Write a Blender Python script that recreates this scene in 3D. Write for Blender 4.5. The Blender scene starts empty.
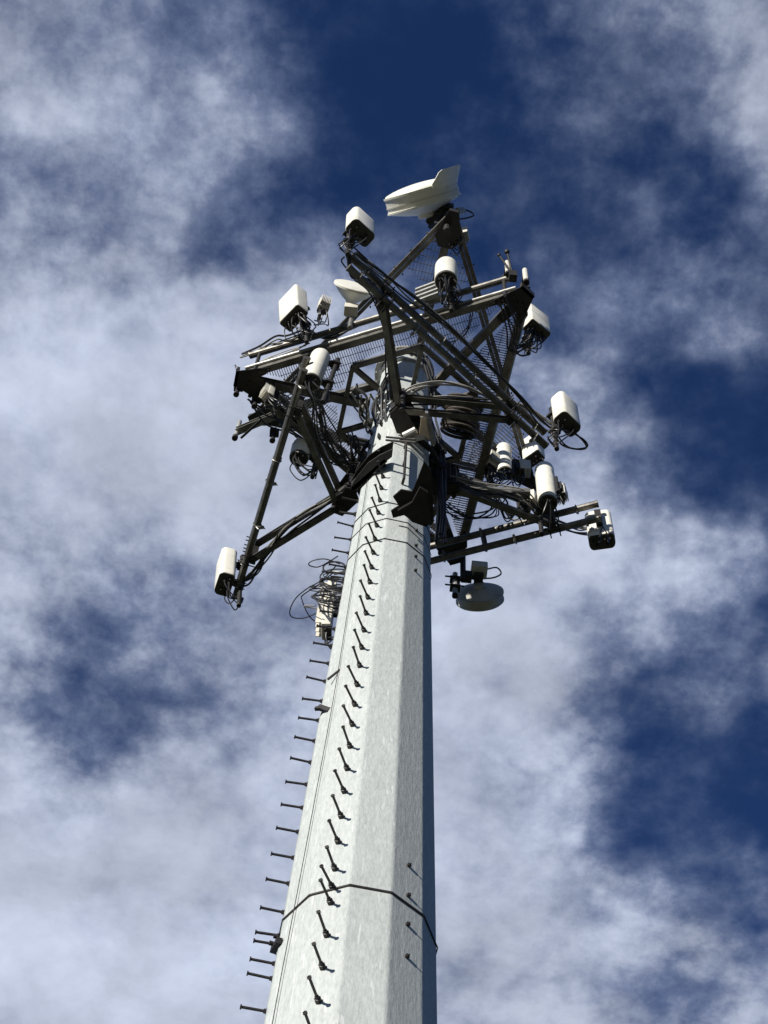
import bpy, math, random
from mathutils import Vector, Matrix
R_ = math.radians
scene = bpy.context.scene
col = scene.collection

# ------------------------------------------------------------------ camera
FPX, ZX, ZY = 1650.0, 459.0, -275.0          # focal length in px; where plumb lines meet in the photo
CAM = Vector((0, 0, 1.6))
_u = Vector((ZX-384, 512-ZY, -FPX)).normalized()
_f = Vector((0, 0, -1)); _f = (_f - _u*_f.dot(_u)).normalized()
_r = _f.cross(_u)
MC = Matrix((_r, _f, _u))                    # camera -> world rotation
cd = bpy.data.cameras.new('camera'); cam = bpy.data.objects.new('camera', cd); col.objects.link(cam)
cd.sensor_fit = 'VERTICAL'; cd.sensor_height = 36; cd.sensor_width = 27
cd.lens = 36*FPX/1024; cd.clip_start = 0.1; cd.clip_end = 20000
cam.matrix_world = Matrix.Translation(CAM) @ MC.to_4x4()
scene.camera = cam

def at(x, y, z):
    """point of the real world at height z that the photo shows at pixel (x, y)"""
    d = MC @ Vector((x-384, 512-y, -FPX))
    return CAM + d*((z-CAM.z)/d.z)

# ------------------------------------------------------------------ light
SUN_ANG, SUN_EL = -131.0, 16.0               # where the sun stands: heading of x=cos,y=sin and elevation
sd = Vector((math.cos(R_(SUN_ANG))*math.cos(R_(SUN_EL)), math.sin(R_(SUN_ANG))*math.cos(R_(SUN_EL)), math.sin(R_(SUN_EL))))
sl = bpy.data.lights.new('sun', 'SUN'); sl.energy = 5.0; sl.angle = R_(0.53); sl.color = (1.0, 0.955, 0.885)
so = bpy.data.objects.new('sun', sl); col.objects.link(so); so.location = (-20, -30, 30)
so.rotation_euler = sd.to_track_quat('Z', 'Y').to_euler()

scene.view_settings.view_transform = 'Standard'; scene.view_settings.look = 'None'
scene.view_settings.exposure = 0.2; scene.view_settings.gamma = 1; scene.view_settings.use_curve_mapping = False

# ------------------------------------------------------------------ sky: Nishita air with a layer of broken cloud
CLOUD = """
"66 65 65 66 68 70 71 71 66 35 09 06 06 07 08 10 53 66 67 67 67 67 57 46",
"64 63 63 64 66 68 70 70 60 23 07 06 07 09 11 17 55 62 67 67 67 67 66 52",
"62 62 62 63 64 67 69 69 56 19 07 06 08 11 17 31 54 57 65 67 67 67 66 62",
"62 62 62 63 64 66 65 65 54 19 07 06 09 15 24 43 52 54 45 66 66 65 63 62",
"63 63 64 64 65 66 63 63 51 19 09 06 09 18 28 46 48 49 53 64 63 62 62 61",
"65 65 66 67 67 69 69 66 55 26 11 06 09 16 25 39 42 38 50 60 61 61 61 61",
"66 66 67 68 68 71 72 66 57 35 14 09 09 10 19 24 19 23 27 47 59 61 61 61",
"64 64 64 65 65 64 65 60 55 34 18 16 11 09 13 17 20 26 26 37 44 47 54 59",
"62 62 62 63 61 58 59 51 48 44 36 37 34 17 12 20 26 32 37 40 41 42 42 42",
"63 63 63 61 50 51 54 42 45 61 48 41 37 34 28 26 26 29 36 40 42 42 41 41",
"72 69 63 62 62 63 57 66 79 78 64 48 42 38 36 33 23 25 25 32 42 39 33 22",
"83 80 71 71 81 85 78 85 86 83 82 72 51 45 41 45 50 44 22 09 10 08 06 05",
"86 86 86 87 88 90 92 93 90 87 85 77 52 50 51 56 56 54 33 08 03 05 05 05",
"86 86 87 88 88 90 92 94 93 89 86 79 54 52 57 62 63 65 63 21 11 11 10 06",
"85 85 85 86 86 88 90 90 89 90 86 81 58 58 62 65 67 69 68 48 16 15 17 21",
"84 84 84 84 85 85 85 84 83 82 76 76 72 66 66 69 73 75 72 70 60 37 39 39",
"80 80 76 68 78 78 70 69 77 77 74 74 75 78 77 77 78 79 74 70 66 41 39 39",
"73 72 66 57 68 67 58 54 64 72 72 72 75 81 81 81 80 79 73 64 62 37 25 25",
"69 68 68 67 58 62 59 61 66 70 71 72 75 81 81 81 81 80 68 61 61 50 31 38",
"68 68 68 65 49 55 56 62 65 70 71 72 77 82 82 82 82 80 56 46 49 48 47 36",
"68 68 68 60 40 48 58 49 46 60 70 72 80 84 84 84 84 80 49 34 26 29 29 12",
"71 70 69 47 36 41 53 44 46 60 70 73 83 86 86 86 84 75 47 22 13 12 10 08",
"87 85 80 49 29 24 42 64 63 70 72 74 83 87 87 86 80 68 60 32 13 11 09 08",
"89 87 81 70 50 32 46 79 79 77 76 77 84 86 86 85 79 69 64 27 09 15 18 13",
"87 86 85 81 79 70 77 81 83 85 84 85 85 84 83 83 81 77 75 34 06 12 17 23",
"88 86 85 86 87 90 90 88 88 86 86 86 84 82 82 81 80 79 77 66 44 19 19 26",
"90 88 87 87 89 91 91 90 88 87 86 85 84 82 81 81 80 79 77 66 61 43 36 32",
"93 92 91 91 91 92 91 89 88 86 86 85 84 82 81 81 80 79 76 72 67 55 48 48",
"94 94 93 93 93 93 92 90 88 86 85 85 84 82 81 81 79 77 76 74 68 61 57 52",
"94 94 94 94 94 93 93 91 88 86 85 85 84 82 81 80 79 76 75 73 68 62 58 52",
"94 94 94 94 94 94 93 92 90 87 86 85 84 82 81 80 78 76 75 74 68 62 59 53",
"94 94 94 94 94 94 94 93 92 89 87 86 84 82 81 80 78 76 75 74 70 64 60 55",
"94 94 94 94 94 94 94 94 93 91 89 87 85 82 81 80 78 76 75 74 73 68 63 59",
"94 94 94 94 94 94 94 94 94 93 92 89 87 83 81 80 78 76 75 75 74 72 68 64",
"""
rows = [[int(v)/99 for v in l.replace('"','').replace(',','').split()] for l in CLOUD.strip().splitlines()]
QX0, QX1, QY0, QY1 = -.33, .29, .06, .98
W = bpy.data.worlds.new('World'); scene.world = W; W.use_nodes = True
nt = W.node_tree; nt.nodes.clear()
def N(t, **k):
    n = nt.nodes.new(t)
    for a, b in k.items(): setattr(n, a, b)
    return n
def L(a, b): nt.links.new(a, b)
def M(op, a, b=None, c=None, clamp=False):
    n = N('ShaderNodeMath', operation=op); n.use_clamp = clamp
    for i, v in enumerate((a, b, c)):
        if v is None: continue
        if isinstance(v, (int, float)): n.inputs[i].default_value = v
        else: L(v, n.inputs[i])
    return n.outputs[0]
out = N('ShaderNodeOutputWorld'); bg = N('ShaderNodeBackground'); L(bg.outputs[0], out.inputs[0])
sky = N('ShaderNodeTexSky', sky_type='NISHITA'); sky.sun_disc = False
sky.sun_elevation = R_(SUN_EL); sky.sun_rotation = math.atan2(sd.x, sd.y); sky.altitude = 300
sky.air_density = 1.0; sky.dust_density = 0.3; sky.ozone_density = 3.0
tc = N('ShaderNodeTexCoord'); sp = N('ShaderNodeSeparateXYZ'); L(tc.outputs['Generated'], sp.inputs[0])
dz = M('MAXIMUM', sp.outputs[2], 0.04)
qx = M('DIVIDE', sp.outputs[0], dz); qy = M('DIVIDE', sp.outputs[1], dz)
cq = N('ShaderNodeCombineXYZ'); L(qx, cq.inputs[0]); L(qy, cq.inputs[1])
def noise(scale, detail, rough, off, vec=None, dist=0.0):
    n = N('ShaderNodeTexNoise'); n.inputs['Scale'].default_value = scale; n.inputs['Detail'].default_value = detail
    n.inputs['Roughness'].default_value = rough; n.inputs['Distortion'].default_value = dist
    a = N('ShaderNodeVectorMath', operation='ADD'); L(vec or cq.outputs[0], a.inputs[0]); a.inputs[1].default_value = off
    L(a.outputs[0], n.inputs['Vector']); return n
# wind-torn warp of the cloud layer
w1 = noise(9, 4, .55, (3.1, 7.7, 0)); s1 = N('ShaderNodeVectorMath', operation='SUBTRACT'); L(w1.outputs['Color'], s1.inputs[0]); s1.inputs[1].default_value = (.5, .5, .5)
m1 = N('ShaderNodeVectorMath', operation='SCALE'); L(s1.outputs[0], m1.inputs[0]); m1.inputs['Scale'].default_value = .075
a1 = N('ShaderNodeVectorMath', operation='ADD'); L(cq.outputs[0], a1.inputs[0]); L(m1.outputs[0], a1.inputs[1])
s2 = N('ShaderNodeSeparateXYZ'); L(a1.outputs[0], s2.inputs[0])
tu = M('DIVIDE', M('SUBTRACT', s2.outputs[0], QX0), QX1-QX0, clamp=True)
tv = M('MULTIPLY', M('DIVIDE', M('SUBTRACT', s2.outputs[1], QY0), QY1-QY0, clamp=True), len(rows)-1.0)
acc = 0.0
for j, row in enumerate(rows):
    r = N('ShaderNodeValToRGB'); cr = r.color_ramp; cr.interpolation = 'B_SPLINE'
    n = len(row)
    while len(cr.elements) < n: cr.elements.new(0.5)
    for i in range(n): cr.elements[i].position = i/(n-1)
    for i, v in enumerate(row): cr.elements[i].color = (v, v, v, 1)
    L(tu, r.inputs[0])
    wgt = M('SUBTRACT', 1.0, M('ABSOLUTE', M('SUBTRACT', tv, float(j))), clamp=True)
    acc = M('MULTIPLY_ADD', r.outputs[0], wgt, acc)
n1 = noise(12, 12, .58, (1.3, 4.2, .4), None, .0)
n2 = noise(44, 8, .6, (5.3, 1.2, .9), None, .0)
acc = M('POWER', M('MAXIMUM', acc, 0.0), .82)
# torn edges, smoother hearts
edge = M('MULTIPLY_ADD', M('MULTIPLY', acc, M('SUBTRACT', 1.0, acc, clamp=True)), 3.0, .35)
n3 = noise(26, 10, .62, (8.3, 2.2, .2), None, .0)
f1 = M('MULTIPLY', M('SUBTRACT', n1.outputs[0], .5), 1.15)
f2 = M('MULTIPLY', M('SUBTRACT', n2.outputs[0], .5), 0.30)
f3 = M('MULTIPLY', M('SUBTRACT', M('ABSOLUTE', M('MULTIPLY_ADD', n3.outputs[0], 2.0, -1.0)), .2), 0.28)
# cloud thins to clear blue out of view, shaped to weaken fill on shaded sides
vd = N('ShaderNodeVectorMath', operation='DISTANCE'); L(cq.outputs[0], vd.inputs[0]); vd.inputs[1].default_value = (.03, .5, 0)
far = N('ShaderNodeMapRange', interpolation_type='SMOOTHSTEP'); L(vd.outputs['Value'], far.inputs[0]); far.inputs[1].default_value = .5; far.inputs[2].default_value = .85; far.inputs[3].default_value = 1.0; far.inputs[4].default_value = 0.0
dens = M('ADD', M('MULTIPLY', acc, far.outputs[0]), M('MULTIPLY', M('ADD', M('ADD', f1, f2), f3), edge))
mr = N('ShaderNodeMapRange', interpolation_type='SMOOTHSTEP'); L(dens, mr.inputs[0]); mr.inputs[1].default_value = .02; mr.inputs[2].default_value = 1.0
tint = N('ShaderNodeMix', data_type='RGBA', blend_type='MULTIPLY'); tint.inputs[0].default_value = 1
L(sky.outputs[0], tint.inputs[6]); tint.inputs[7].default_value = (.27, .41, .70, 1)
ccr = N('ShaderNodeValToRGB'); L(mr.outputs[0], ccr.inputs[0])
e = ccr.color_ramp.elements; e[0].position = 0; e[0].color = (1.25, 1.9, 3.7, 1); e[1].position = 1; e[1].color = (5.8, 6.4, 7.9, 1)
k = e.new(.5); k.color = (2.7, 3.3, 5.0, 1)
n4 = noise(9, 9, .6, (2.7, 9.1, .6), a1.outputs[0], .0)
sh = N('ShaderNodeMapRange'); L(n4.outputs[0], sh.inputs[0]); sh.inputs[1].default_value = .3; sh.inputs[2].default_value = .68; sh.inputs[3].default_value = .72; sh.inputs[4].default_value = 1.12
shc = N('ShaderNodeVectorMath', operation='SCALE'); L(ccr.outputs[0], shc.inputs[0]); L(sh.outputs[0], shc.inputs['Scale'])
cm = N('ShaderNodeMix', data_type='RGBA'); L(mr.outputs[0], cm.inputs[0]); L(tint.outputs[2], cm.inputs[6]); L(shc.outputs[0], cm.inputs[7])
L(cm.outputs[2], bg.inputs[0]); bg.inputs[1].default_value = 0.085

# ------------------------------------------------------------------ materials
def mat(name, color, rough=.5, metal=0.0, var=.15, scale=8.0, bump=0.0, streak=0.0, dirt=None, dirt_amt=.0, spec=.5):
    m = bpy.data.materials.new(name); m.use_nodes = True
    t = m.node_tree; b = t.nodes['Principled BSDF']
    b.inputs['Roughness'].default_value = rough; b.inputs['Metallic'].default_value = metal
    b.inputs['Specular IOR Level'].default_value = spec
    c = t.nodes.new('ShaderNodeTexCoord'); mp = t.nodes.new('ShaderNodeMapping'); t.links.new(c.outputs['Object'], mp.inputs[0])
    if streak: mp.inputs['Scale'].default_value = (1, 1, streak)
    n = t.nodes.new('ShaderNodeTexNoise'); n.inputs['Scale'].default_value = scale; n.inputs['Detail'].default_value = 6; n.inputs['Roughness'].default_value = .62
    t.links.new(mp.outputs[0], n.inputs['Vector'])
    r = t.nodes.new('ShaderNodeValToRGB'); t.links.new(n.outputs[0], r.inputs[0])
    r.color_ramp.elements[0].position = .3; r.color_ramp.elements[1].position = .7
    r.color_ramp.elements[0].color = tuple(x*(1-var) for x in color)+(1,)
    r.color_ramp.elements[1].color = tuple(min(.9, x*(1+var)) for x in color)+(1,)
    last = r.outputs[0]
    if dirt:
        n2 = t.nodes.new('ShaderNodeTexNoise'); n2.inputs['Scale'].default_value = scale*.45; n2.inputs['Detail'].default_value = 8; n2.inputs['Roughness'].default_value = .7
        t.links.new(c.outputs['Object'], n2.inputs['Vector'])
        r2 = t.nodes.new('ShaderNodeMapRange'); t.links.new(n2.outputs[0], r2.inputs[0]); r2.inputs[1].default_value = .48; r2.inputs[2].default_value = .72; r2.inputs[4].default_value = dirt_amt
        mx = t.nodes.new('ShaderNodeMix'); mx.data_type = 'RGBA'; t.links.new(r2.outputs[0], mx.inputs[0]); t.links.new(last, mx.inputs[6]); mx.inputs[7].default_value = tuple(dirt)+(1,)
        last = mx.outputs[2]
    t.links.new(last, b.inputs['Base Color'])
    if bump:
        bn = t.nodes.new('ShaderNodeBump'); bn.inputs['Strength'].default_value = bump; bn.inputs['Distance'].default_value = .01
        t.links.new(n.outputs[0], bn.inputs['Height']); t.links.new(bn.outputs[0], b.inputs['Normal'])
    return m
STEEL = mat('weathered_galvanized_steel', (.30, .295, .27), .5, .7, .4, 9, .08, dirt=(.06, .05, .04), dirt_amt=.7)
BROWN = mat('brown_weathered_steel', (.17, .162, .14), .5, .7, .45, 7, .08, dirt=(.04, .03, .024), dirt_amt=.7)
PALE = mat('pale_zinc', (.45, .45, .42), .45, .3, .2, 14, .1, dirt=(.16, .14, .11), dirt_amt=.6)
DARK = mat('dark_steel', (.022, .02, .018), .6, .1, .3, 12, .1)
BOLT = mat('dark_bolt_steel', (.04, .036, .035), .5, .3, .3, 20)
RUBBER = mat('black_cable_jacket', (.03, .029, .028), .42, 0, .25, 10)
LIGHTCAB = mat('grey_cable_jacket', (.32, .31, .28), .45, 0, .2, 10)
RADOME = mat('white_radome', (.84, .82, .72), .42, 0, .04, 4, 0, dirt=(.50, .46, .36), dirt_amt=.75)
CREAM = mat('cream_painted_metal', (.70, .67, .58), .45, 0, .06, 5, 0, dirt=(.42, .38, .30), dirt_amt=.6)
CAP = mat('grey_end_cap', (.06, .056, .046), .6, 0, .15, 20)
DISHGREY = mat('weathered_dish_paint', (.46, .45, .39), .5, 0, .08, 9, 0, dirt=(.26, .24, .19), dirt_amt=.7)
RUST = mat('rusty_coil_brown', (.05, .04, .03), .7, 0, .4, 25)
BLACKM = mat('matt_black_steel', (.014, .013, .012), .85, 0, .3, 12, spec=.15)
CONC = mat('concrete', (.38, .36, .33), .9, 0, .15, 3, .3)
GRATE = mat('galvanized_grating', (.16, .155, .145), .55, .3, .2, 12)

def pole_mat():
    m = bpy.data.materials.new('spangled_galvanized_pole'); m.use_nodes = True
    t = m.node_tree; b = t.nodes['Principled BSDF']; b.inputs['Roughness'].default_value = .5; b.inputs['Metallic'].default_value = .0; b.inputs['Specular IOR Level'].default_value = .2
    c = t.nodes.new('ShaderNodeTexCoord')
    def nz(sc, scale, det, rough):
        mp = t.nodes.new('ShaderNodeMapping'); mp.inputs['Scale'].default_value = sc; t.links.new(c.outputs['Object'], mp.inputs[0])
        n = t.nodes.new('ShaderNodeTexNoise'); n.inputs['Scale'].default_value = scale; n.inputs['Detail'].default_value = det; n.inputs['Roughness'].default_value = rough
        t.links.new(mp.outputs[0], n.inputs['Vector']); return n.outputs[0]
    def ramp(src, p0, c0, p1, c1):
        r = t.nodes.new('ShaderNodeValToRGB'); t.links.new(src, r.inputs[0])
        r.color_ramp.elements[0].position = p0; r.color_ramp.elements[0].color = c0+(1,); r.color_ramp.elements[1].position = p1; r.color_ramp.elements[1].color = c1+(1,)
        return r.outputs[0]
    def mix(kind, f, a, bb):
        x = t.nodes.new('ShaderNodeMix'); x.data_type = 'RGBA'; x.blend_type = kind
        if isinstance(f, float): x.inputs[0].default_value = f
        else: t.links.new(f, x.inputs[0])
        t.links.new(a, x.inputs[6])
        if isinstance(bb, tuple): x.inputs[7].default_value = bb+(1,)
        else: t.links.new(bb, x.inputs[7])
        return x.outputs[2]
    big = nz((1, 1, .35), 2.2, 6, .6); mid = nz((1, 1, .22), 34, 6, .7); fine = nz((1, 1, .3), 60, 3, .6); st = nz((1, 1, .14), 30, 3, .6)
    base = ramp(big, .3, (.50, .53, .505), .7, (.56, .59, .565))
    base = mix('MULTIPLY', 1.0, base, ramp(mid,   .34, (.84, .85, .86), .60, (1.0, 1.0, 1.0)))
    base = mix('MULTIPLY', .8, base, ramp(fine, .35, (.82, .82, .83), .6, (1.0, 1.0, 1.0)))
    rs = t.nodes.new('ShaderNodeMapRange'); t.links.new(st, rs.inputs[0]); rs.inputs[1].default_value = .62; rs.inputs[2].default_value = .68; rs.inputs[4].default_value = .5
    base = mix('MIX', rs.outputs[0], base, (.74, .75, .74))
    sp_ = nz((1, 1, .8), 7, 8, .75)
    rd = t.nodes.new('ShaderNodeMapRange'); t.links.new(sp_, rd.inputs[0]); rd.inputs[1].default_value = .66; rd.inputs[2].default_value = .78; rd.inputs[4].default_value = .45
    base = mix('MIX', rd.outputs[0], base, (.30, .30, .29))
    t.links.new(base, b.inputs['Base Color'])
    bn = t.nodes.new('ShaderNodeBump'); bn.inputs['Strength'].default_value = .6; bn.inputs['Distance'].default_value = .006
    t.links.new(mid, bn.inputs['Height']); t.links.new(bn.outputs[0], b.inputs['Normal'])
    rr = t.nodes.new('ShaderNodeMapRange'); t.links.new(mid, rr.inputs[0]); rr.inputs[3].default_value = .55; rr.inputs[4].default_value = .75; t.links.new(rr.outputs[0], b.inputs['Roughness'])
    return m
POLE = pole_mat()

# ------------------------------------------------------------------ mesh helpers
class MB:
    def __init__(s): s.v = []; s.f = []
    def add(s, vs, fs):
        k = len(s.v); s.v += [Vector(v) for v in vs]; s.f += [tuple(i+k for i in f) for f in fs]; return s
    def box(s, c, d, axes=None):
        c = Vector(c); ax = axes or (Vector((1,0,0)), Vector((0,1,0)), Vector((0,0,1)))
        vs = [c+ax[0]*(i*d[0]/2)+ax[1]*(j*d[1]/2)+ax[2]*(k*d[2]/2) for i in (-1,1) for j in (-1,1) for k in (-1,1)]
        return s.add(vs, [(0,1,3,2),(4,6,7,5),(0,4,5,1),(2,3,7,6),(0,2,6,4),(1,5,7,3)])
    def beam(s, a, b, w, h, up=(0,0,1)):
        a = Vector(a); b = Vector(b); d = (b-a); L_ = d.length; d.normalize(); up = Vector(up)
        y = up.cross(d).normalized(); z = d.cross(y)
        return s.box((a+b)/2, (L_, w, h), (d, y, z))
    def chan(s, a, b, w, h, t, flip=1, up=(0,0,1)):
        """C section: web on one side, two flanges, open towards flip*side"""
        a = Vector(a); b = Vector(b); d = (b-a).normalized(); y = Vector(up).cross(d).normalized()*flip; z = Vector(up)
        pr = [(-w/2,-h/2),(w/2,-h/2),(w/2,-h/2+t),(-w/2+t,-h/2+t),(-w/2+t,h/2-t),(w/2,h/2-t),(w/2,h/2),(-w/2,h/2)]
        n = len(pr); vs = [p+y*q[0]+z*q[1] for p in (a,b) for q in pr]
        fs = [(i,(i+1)%n,n+(i+1)%n,n+i) for i in range(n)]
        fs += [(0,1,2,3),(0,3,4,7),(4,5,6,7),(n+3,n+2,n+1,n),(n+7,n+4,n+3,n),(n+7,n+6,n+5,n+4)]
        return s.add(vs, fs)
    def ang(s, a, b, w, t, fx=1, fz=1):
        """L section"""
        a = Vector(a); b = Vector(b); d = (b-a).normalized(); y = Vector((0,0,1)).cross(d).normalized()*fx; z = Vector((0,0,1))*fz
        pr = [(0,0),(w,0),(w,t),(t,t),(t,w),(0,w)]; n = 6
        vs = [p+y*q[0]+z*q[1] for p in (a,b) for q in pr]
        return s.add(vs, [(i,(i+1)%n,n+(i+1)%n,n+i) for i in range(n)]+[(0,1,2,3),(0,3,4,5),(n+3,n+2,n+1,n),(n+5,n+4,n+3,n)])
    def tube(s, pts, r, n=8, closed=False):
        pts = [Vector(p) for p in pts]; m = len(pts); rings = []
        prev = None
        for i, p in enumerate(pts):
            if closed: d = pts[(i+1)%m]-pts[i-1]
            else: d = pts[min(i+1,m-1)]-pts[max(i-1,0)]
            if d.length < 1e-9: d = Vector((0,0,1))
            d.normalize()
            if prev is None:
                u = d.orthogonal().normalized()
            else:
                u = prev - d*prev.dot(d)
                u = u.normalized() if u.length > 1e-6 else d.orthogonal().normalized()
            prev = u; w = d.cross(u); rr = r[i] if isinstance(r, (list, tuple)) else r
            rings.append([p+(u*math.cos(2*math.pi*k/n)+w*math.sin(2*math.pi*k/n))*rr for k in range(n)])
        vs = [v for q in rings for v in q]; fs = []
        for i in range(m if closed else m-1):
            j = (i+1)%m
            fs += [(i*n+k, i*n+(k+1)%n, j*n+(k+1)%n, j*n+k) for k in range(n)]
        if not closed: fs += [tuple(range(n))[::-1], tuple((m-1)*n+k for k in range(n))]
        return s.add(vs, fs)
    def cyl(s, a, b, r, n=12, r2=None): return s.tube([a, b], [r, r if r2 is None else r2], n)
    def lathe(s, o, axis, prof, n=32, caps=True):
        """prof: (distance along axis, radius)"""
        o = Vector(o); ax = Vector(axis).normalized(); u = ax.orthogonal().normalized(); w = ax.cross(u)
        vs = [o+ax*t+(u*math.cos(2*math.pi*k/n)+w*math.sin(2*math.pi*k/n))*r for t, r in prof for k in range(n)]
        m = len(prof); fs = [(i*n+k, i*n+(k+1)%n, (i+1)*n+(k+1)%n, (i+1)*n+k) for i in range(m-1) for k in range(n)]
        if caps: fs += [tuple(range(n))[::-1], tuple((m-1)*n+k for k in range(n))]
        return s.add(vs, fs)
    def plate(s, pts, th, direction=(0,0,1)):
        d = Vector(direction)*th; n = len(pts); p = [Vector(q) for q in pts]
        return s.add(p+[q+d for q in p], [tuple(range(n))[::-1], tuple(n+i for i in range(n))]+[(i,(i+1)%n,n+(i+1)%n,n+i) for i in range(n)])
    def build(s, name, m, parent=None, smooth=True, ang=35, bevel=0):
        me = bpy.data.meshes.new(name); me.from_pydata([tuple(v) for v in s.v], [], s.f)
        import bmesh
        bm = bmesh.new(); bm.from_mesh(me); bmesh.ops.recalc_face_normals(bm, faces=bm.faces)
        if bevel: bmesh.ops.bevel(bm, geom=[e for e in bm.edges if e.is_manifold and e.calc_face_angle(0) > .6], offset=bevel, segments=2, profile=.6, affect='EDGES', clamp_overlap=True)
        bm.to_mesh(me); bm.free()
        if smooth:
            for p in me.polygons: p.use_smooth = True
            me.set_sharp_from_angle(angle=R_(ang))
        me.materials.append(m); o = bpy.data.objects.new(name, me); col.objects.link(o)
        if parent: o.parent = parent
        return o
def smooth(pts, k=6):
    pts = [Vector(p) for p in pts]; P = [2*pts[0]-pts[1]]+pts+[2*pts[-1]-pts[-2]]; o = []
    for i in range(1, len(P)-2):
        a, b, c, d = P[i-1:i+3]
        for j in range(k):
            t = j/k; o.append(.5*((2*b)+(c-a)*t+(2*a-5*b+4*c-d)*t*t+(3*b-a-3*c+d)*t**3))
    o.append(pts[-1]); return o
def tag(o, label=None, cat=None, group=None, kind=None):
    for k_, v in (('label', label), ('category', cat), ('group', group), ('kind', kind)):
        if v: o[k_] = v
    return o
def empty(name, loc, rz=0, label=None, cat=None, group=None):
    o = bpy.data.objects.new(name, None); col.objects.link(o); o.location = loc; o.rotation_euler = (0, 0, rz); o.empty_display_size = .2
    return tag(o, label, cat, group)
def copy_tree(o, parent=None):
    c = o.copy(); col.objects.link(c); c.parent = parent
    for ch in list(o.children): copy_tree(ch, c)
    return c
AX = Vector((.103, 8.199, 0))
def loc(root, p):
    """world point -> local coordinates of a root with a z rotation"""
    return Matrix.Rotation(-root.rotation_euler.z, 3, 'Z') @ (Vector(p)-root.location)
def pol(r, deg, z): return Vector((r*math.cos(R_(deg)), r*math.sin(R_(deg)), z))
def PR(z): return .8425-.0222*z

# ------------------------------------------------------------------ ground
g = MB(); g.add([(-3000,-3000,0),(3000,-3000,0),(3000,3000,0),(-3000,3000,0)], [(0,1,2,3)])
gm = mat('dry_grass_ground', (.05, .055, .025), .95, 0, .35, .6, .0, dirt=(.08, .07, .045), dirt_amt=.8)
tag(g.build('ground', gm, smooth=False), kind='structure')
g = MB(); g.lathe((AX.x, AX.y, .004), (0,0,1), [(0, 4.5), (.05, 4.5), (.06, 4.45)], 40)
tag(g.build('gravel_compound', mat('gravel', (.2, .19, .17), .95, 0, .4, 60, .5), smooth=False), kind='structure')
random.seed(11)
# ------------------------------------------------------------------ the pole
pole = empty('monopole', AX, 0, 'tall tapering twelve sided galvanized steel pole studded with step bolts', 'monopole')
VO = -99   # heading of the vertex that faces the camera
def ring12(r, z, off=0): return [pol(r, VO+30*k+off, z) for k in range(12)]
m = MB(); TOPZ = 23.2
def bent(r, z, fl=.02, st=5):     # twelve flats with softly rolled bends
    P = ring12(r, z); o = []
    for k in range(12):
        a, b, c = P[k-1], P[k], P[(k+1)%12]; u = (a-b).normalized()*fl; w = (c-b).normalized()*fl
        for j in range(st+1):
            t = j/st; o.append(b+u*(1-t)**2+w*t*t)
    return o
zs = [0.1, 6, 12, 18, 21, TOPZ]; rr = [bent(PR(z), z) for z in zs]; n = len(rr[0])
m.add([p for q in rr for p in q], [(i*n+k, i*n+(k+1)%n, (i+1)*n+(k+1)%n, (i+1)*n+k) for i in range(len(zs)-1) for k in range(n)]+[tuple(range(n))[::-1], tuple((len(zs)-1)*n+k for k in range(n))])
m.build('shaft', POLE, pole, smooth=False)
m = MB(); m.lathe((0,0,.06), (0,0,1), [(0, 1.15), (.06, 1.15)], 40)
for k in range(20): m.cyl(pol(1.03, k*18, .1), pol(1.03, k*18, .3), .03, 6)
m.build('base_plate', STEEL, pole)
m = MB(); r = PR(TOPZ)
m.add([p for rr, z in ((r+.01,TOPZ-.34),(r+.05,TOPZ-.34),(r+.05,TOPZ-.28),(r+.012,TOPZ-.28)) for p in ring12(rr, z)], [(i*12+k, i*12+(k+1)%12, ((i+1)%4)*12+(k+1)%12, ((i+1)%4)*12+k) for i in range(4) for k in range(12)])
m.lathe((0,0,TOPZ-.02), (0,0,1), [(0, r+.02), (0, r+.09), (.05, r+.09), (.05, .1)], 36, caps=False)
for k in range(16): m.cyl(pol(r+.065, k*22.5, TOPZ-.07), pol(r+.065, k*22.5, TOPZ+.08), .016, 6)
m.build('top_flange', PALE, pole)

# step bolts: two staggered columns with doubled ones at the band, and four plain studs on the right facet
def bolt_mesh(Ln):
    m = MB(); m.cyl((-.01,0,0), (Ln,0,0), .0105, 8); m.cyl((Ln-.01,0,0), (Ln,0,0), .018, 6)
    m.lathe((0,0,0), (1,0,0), [(-.01,.026),(.03,.026),(.034,.017),(.05,.017)], 6)
    return m
def facet_point(deg, z, off=0.0):
    """point on a facet: mid-facet heading deg, slid sideways by off"""
    k = math.radians(deg); ap = PR(z)*math.cos(R_(15)); n = Vector((math.cos(k), math.sin(k), 0)); t = Vector((-n.y, n.x, 0))
    return n*ap+t*off
first = None
def step(deg, z, off=0.0):
    global first
    p = facet_point(deg, z, off)
    if first is None: o = first = bolt_mesh(.215).build('step_bolt', BOLT, pole)
    else: o = first.copy(); col.objects.link(o); o.parent = pole
    if deg == -174: p = p*.95
    o.location = (p.x, p.y, z+random.uniform(-.006,.006)); o.rotation_euler = (0, R_(random.uniform(-2.5,2.5)), R_(deg+random.uniform(-4,4)))
    return o
def z_at(deg, ypix, off=0.0):
    lo, hi = 6.0, 24.0
    for _ in range(40):
        z = (lo+hi)/2; p = facet_point(deg, z, off)+Vector((AX.x, AX.y, z))
        d = MC.transposed() @ (p-CAM); y = 512+1650*d.y/d.z
        if y > ypix: lo = z
        else: hi = z
    return z
zF = z_at(-114, 870); zL = z_at(-174, 858)
for k in range(0, 24): step(-114, zF+.335*k, .02)
for y in (888, 904, 936, 969, 1002): step(-114, z_at(-114, y), .02)
for k in range(1, 5): step(-114, z_at(-114, 1002)-.35*k, .02)
for k in range(0, 23): step(-174, zL+.335*k, 0)
for y in (884, 913, 936, 945, 964, 979, 1012): step(-174, z_at(-174, y), 0)
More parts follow.
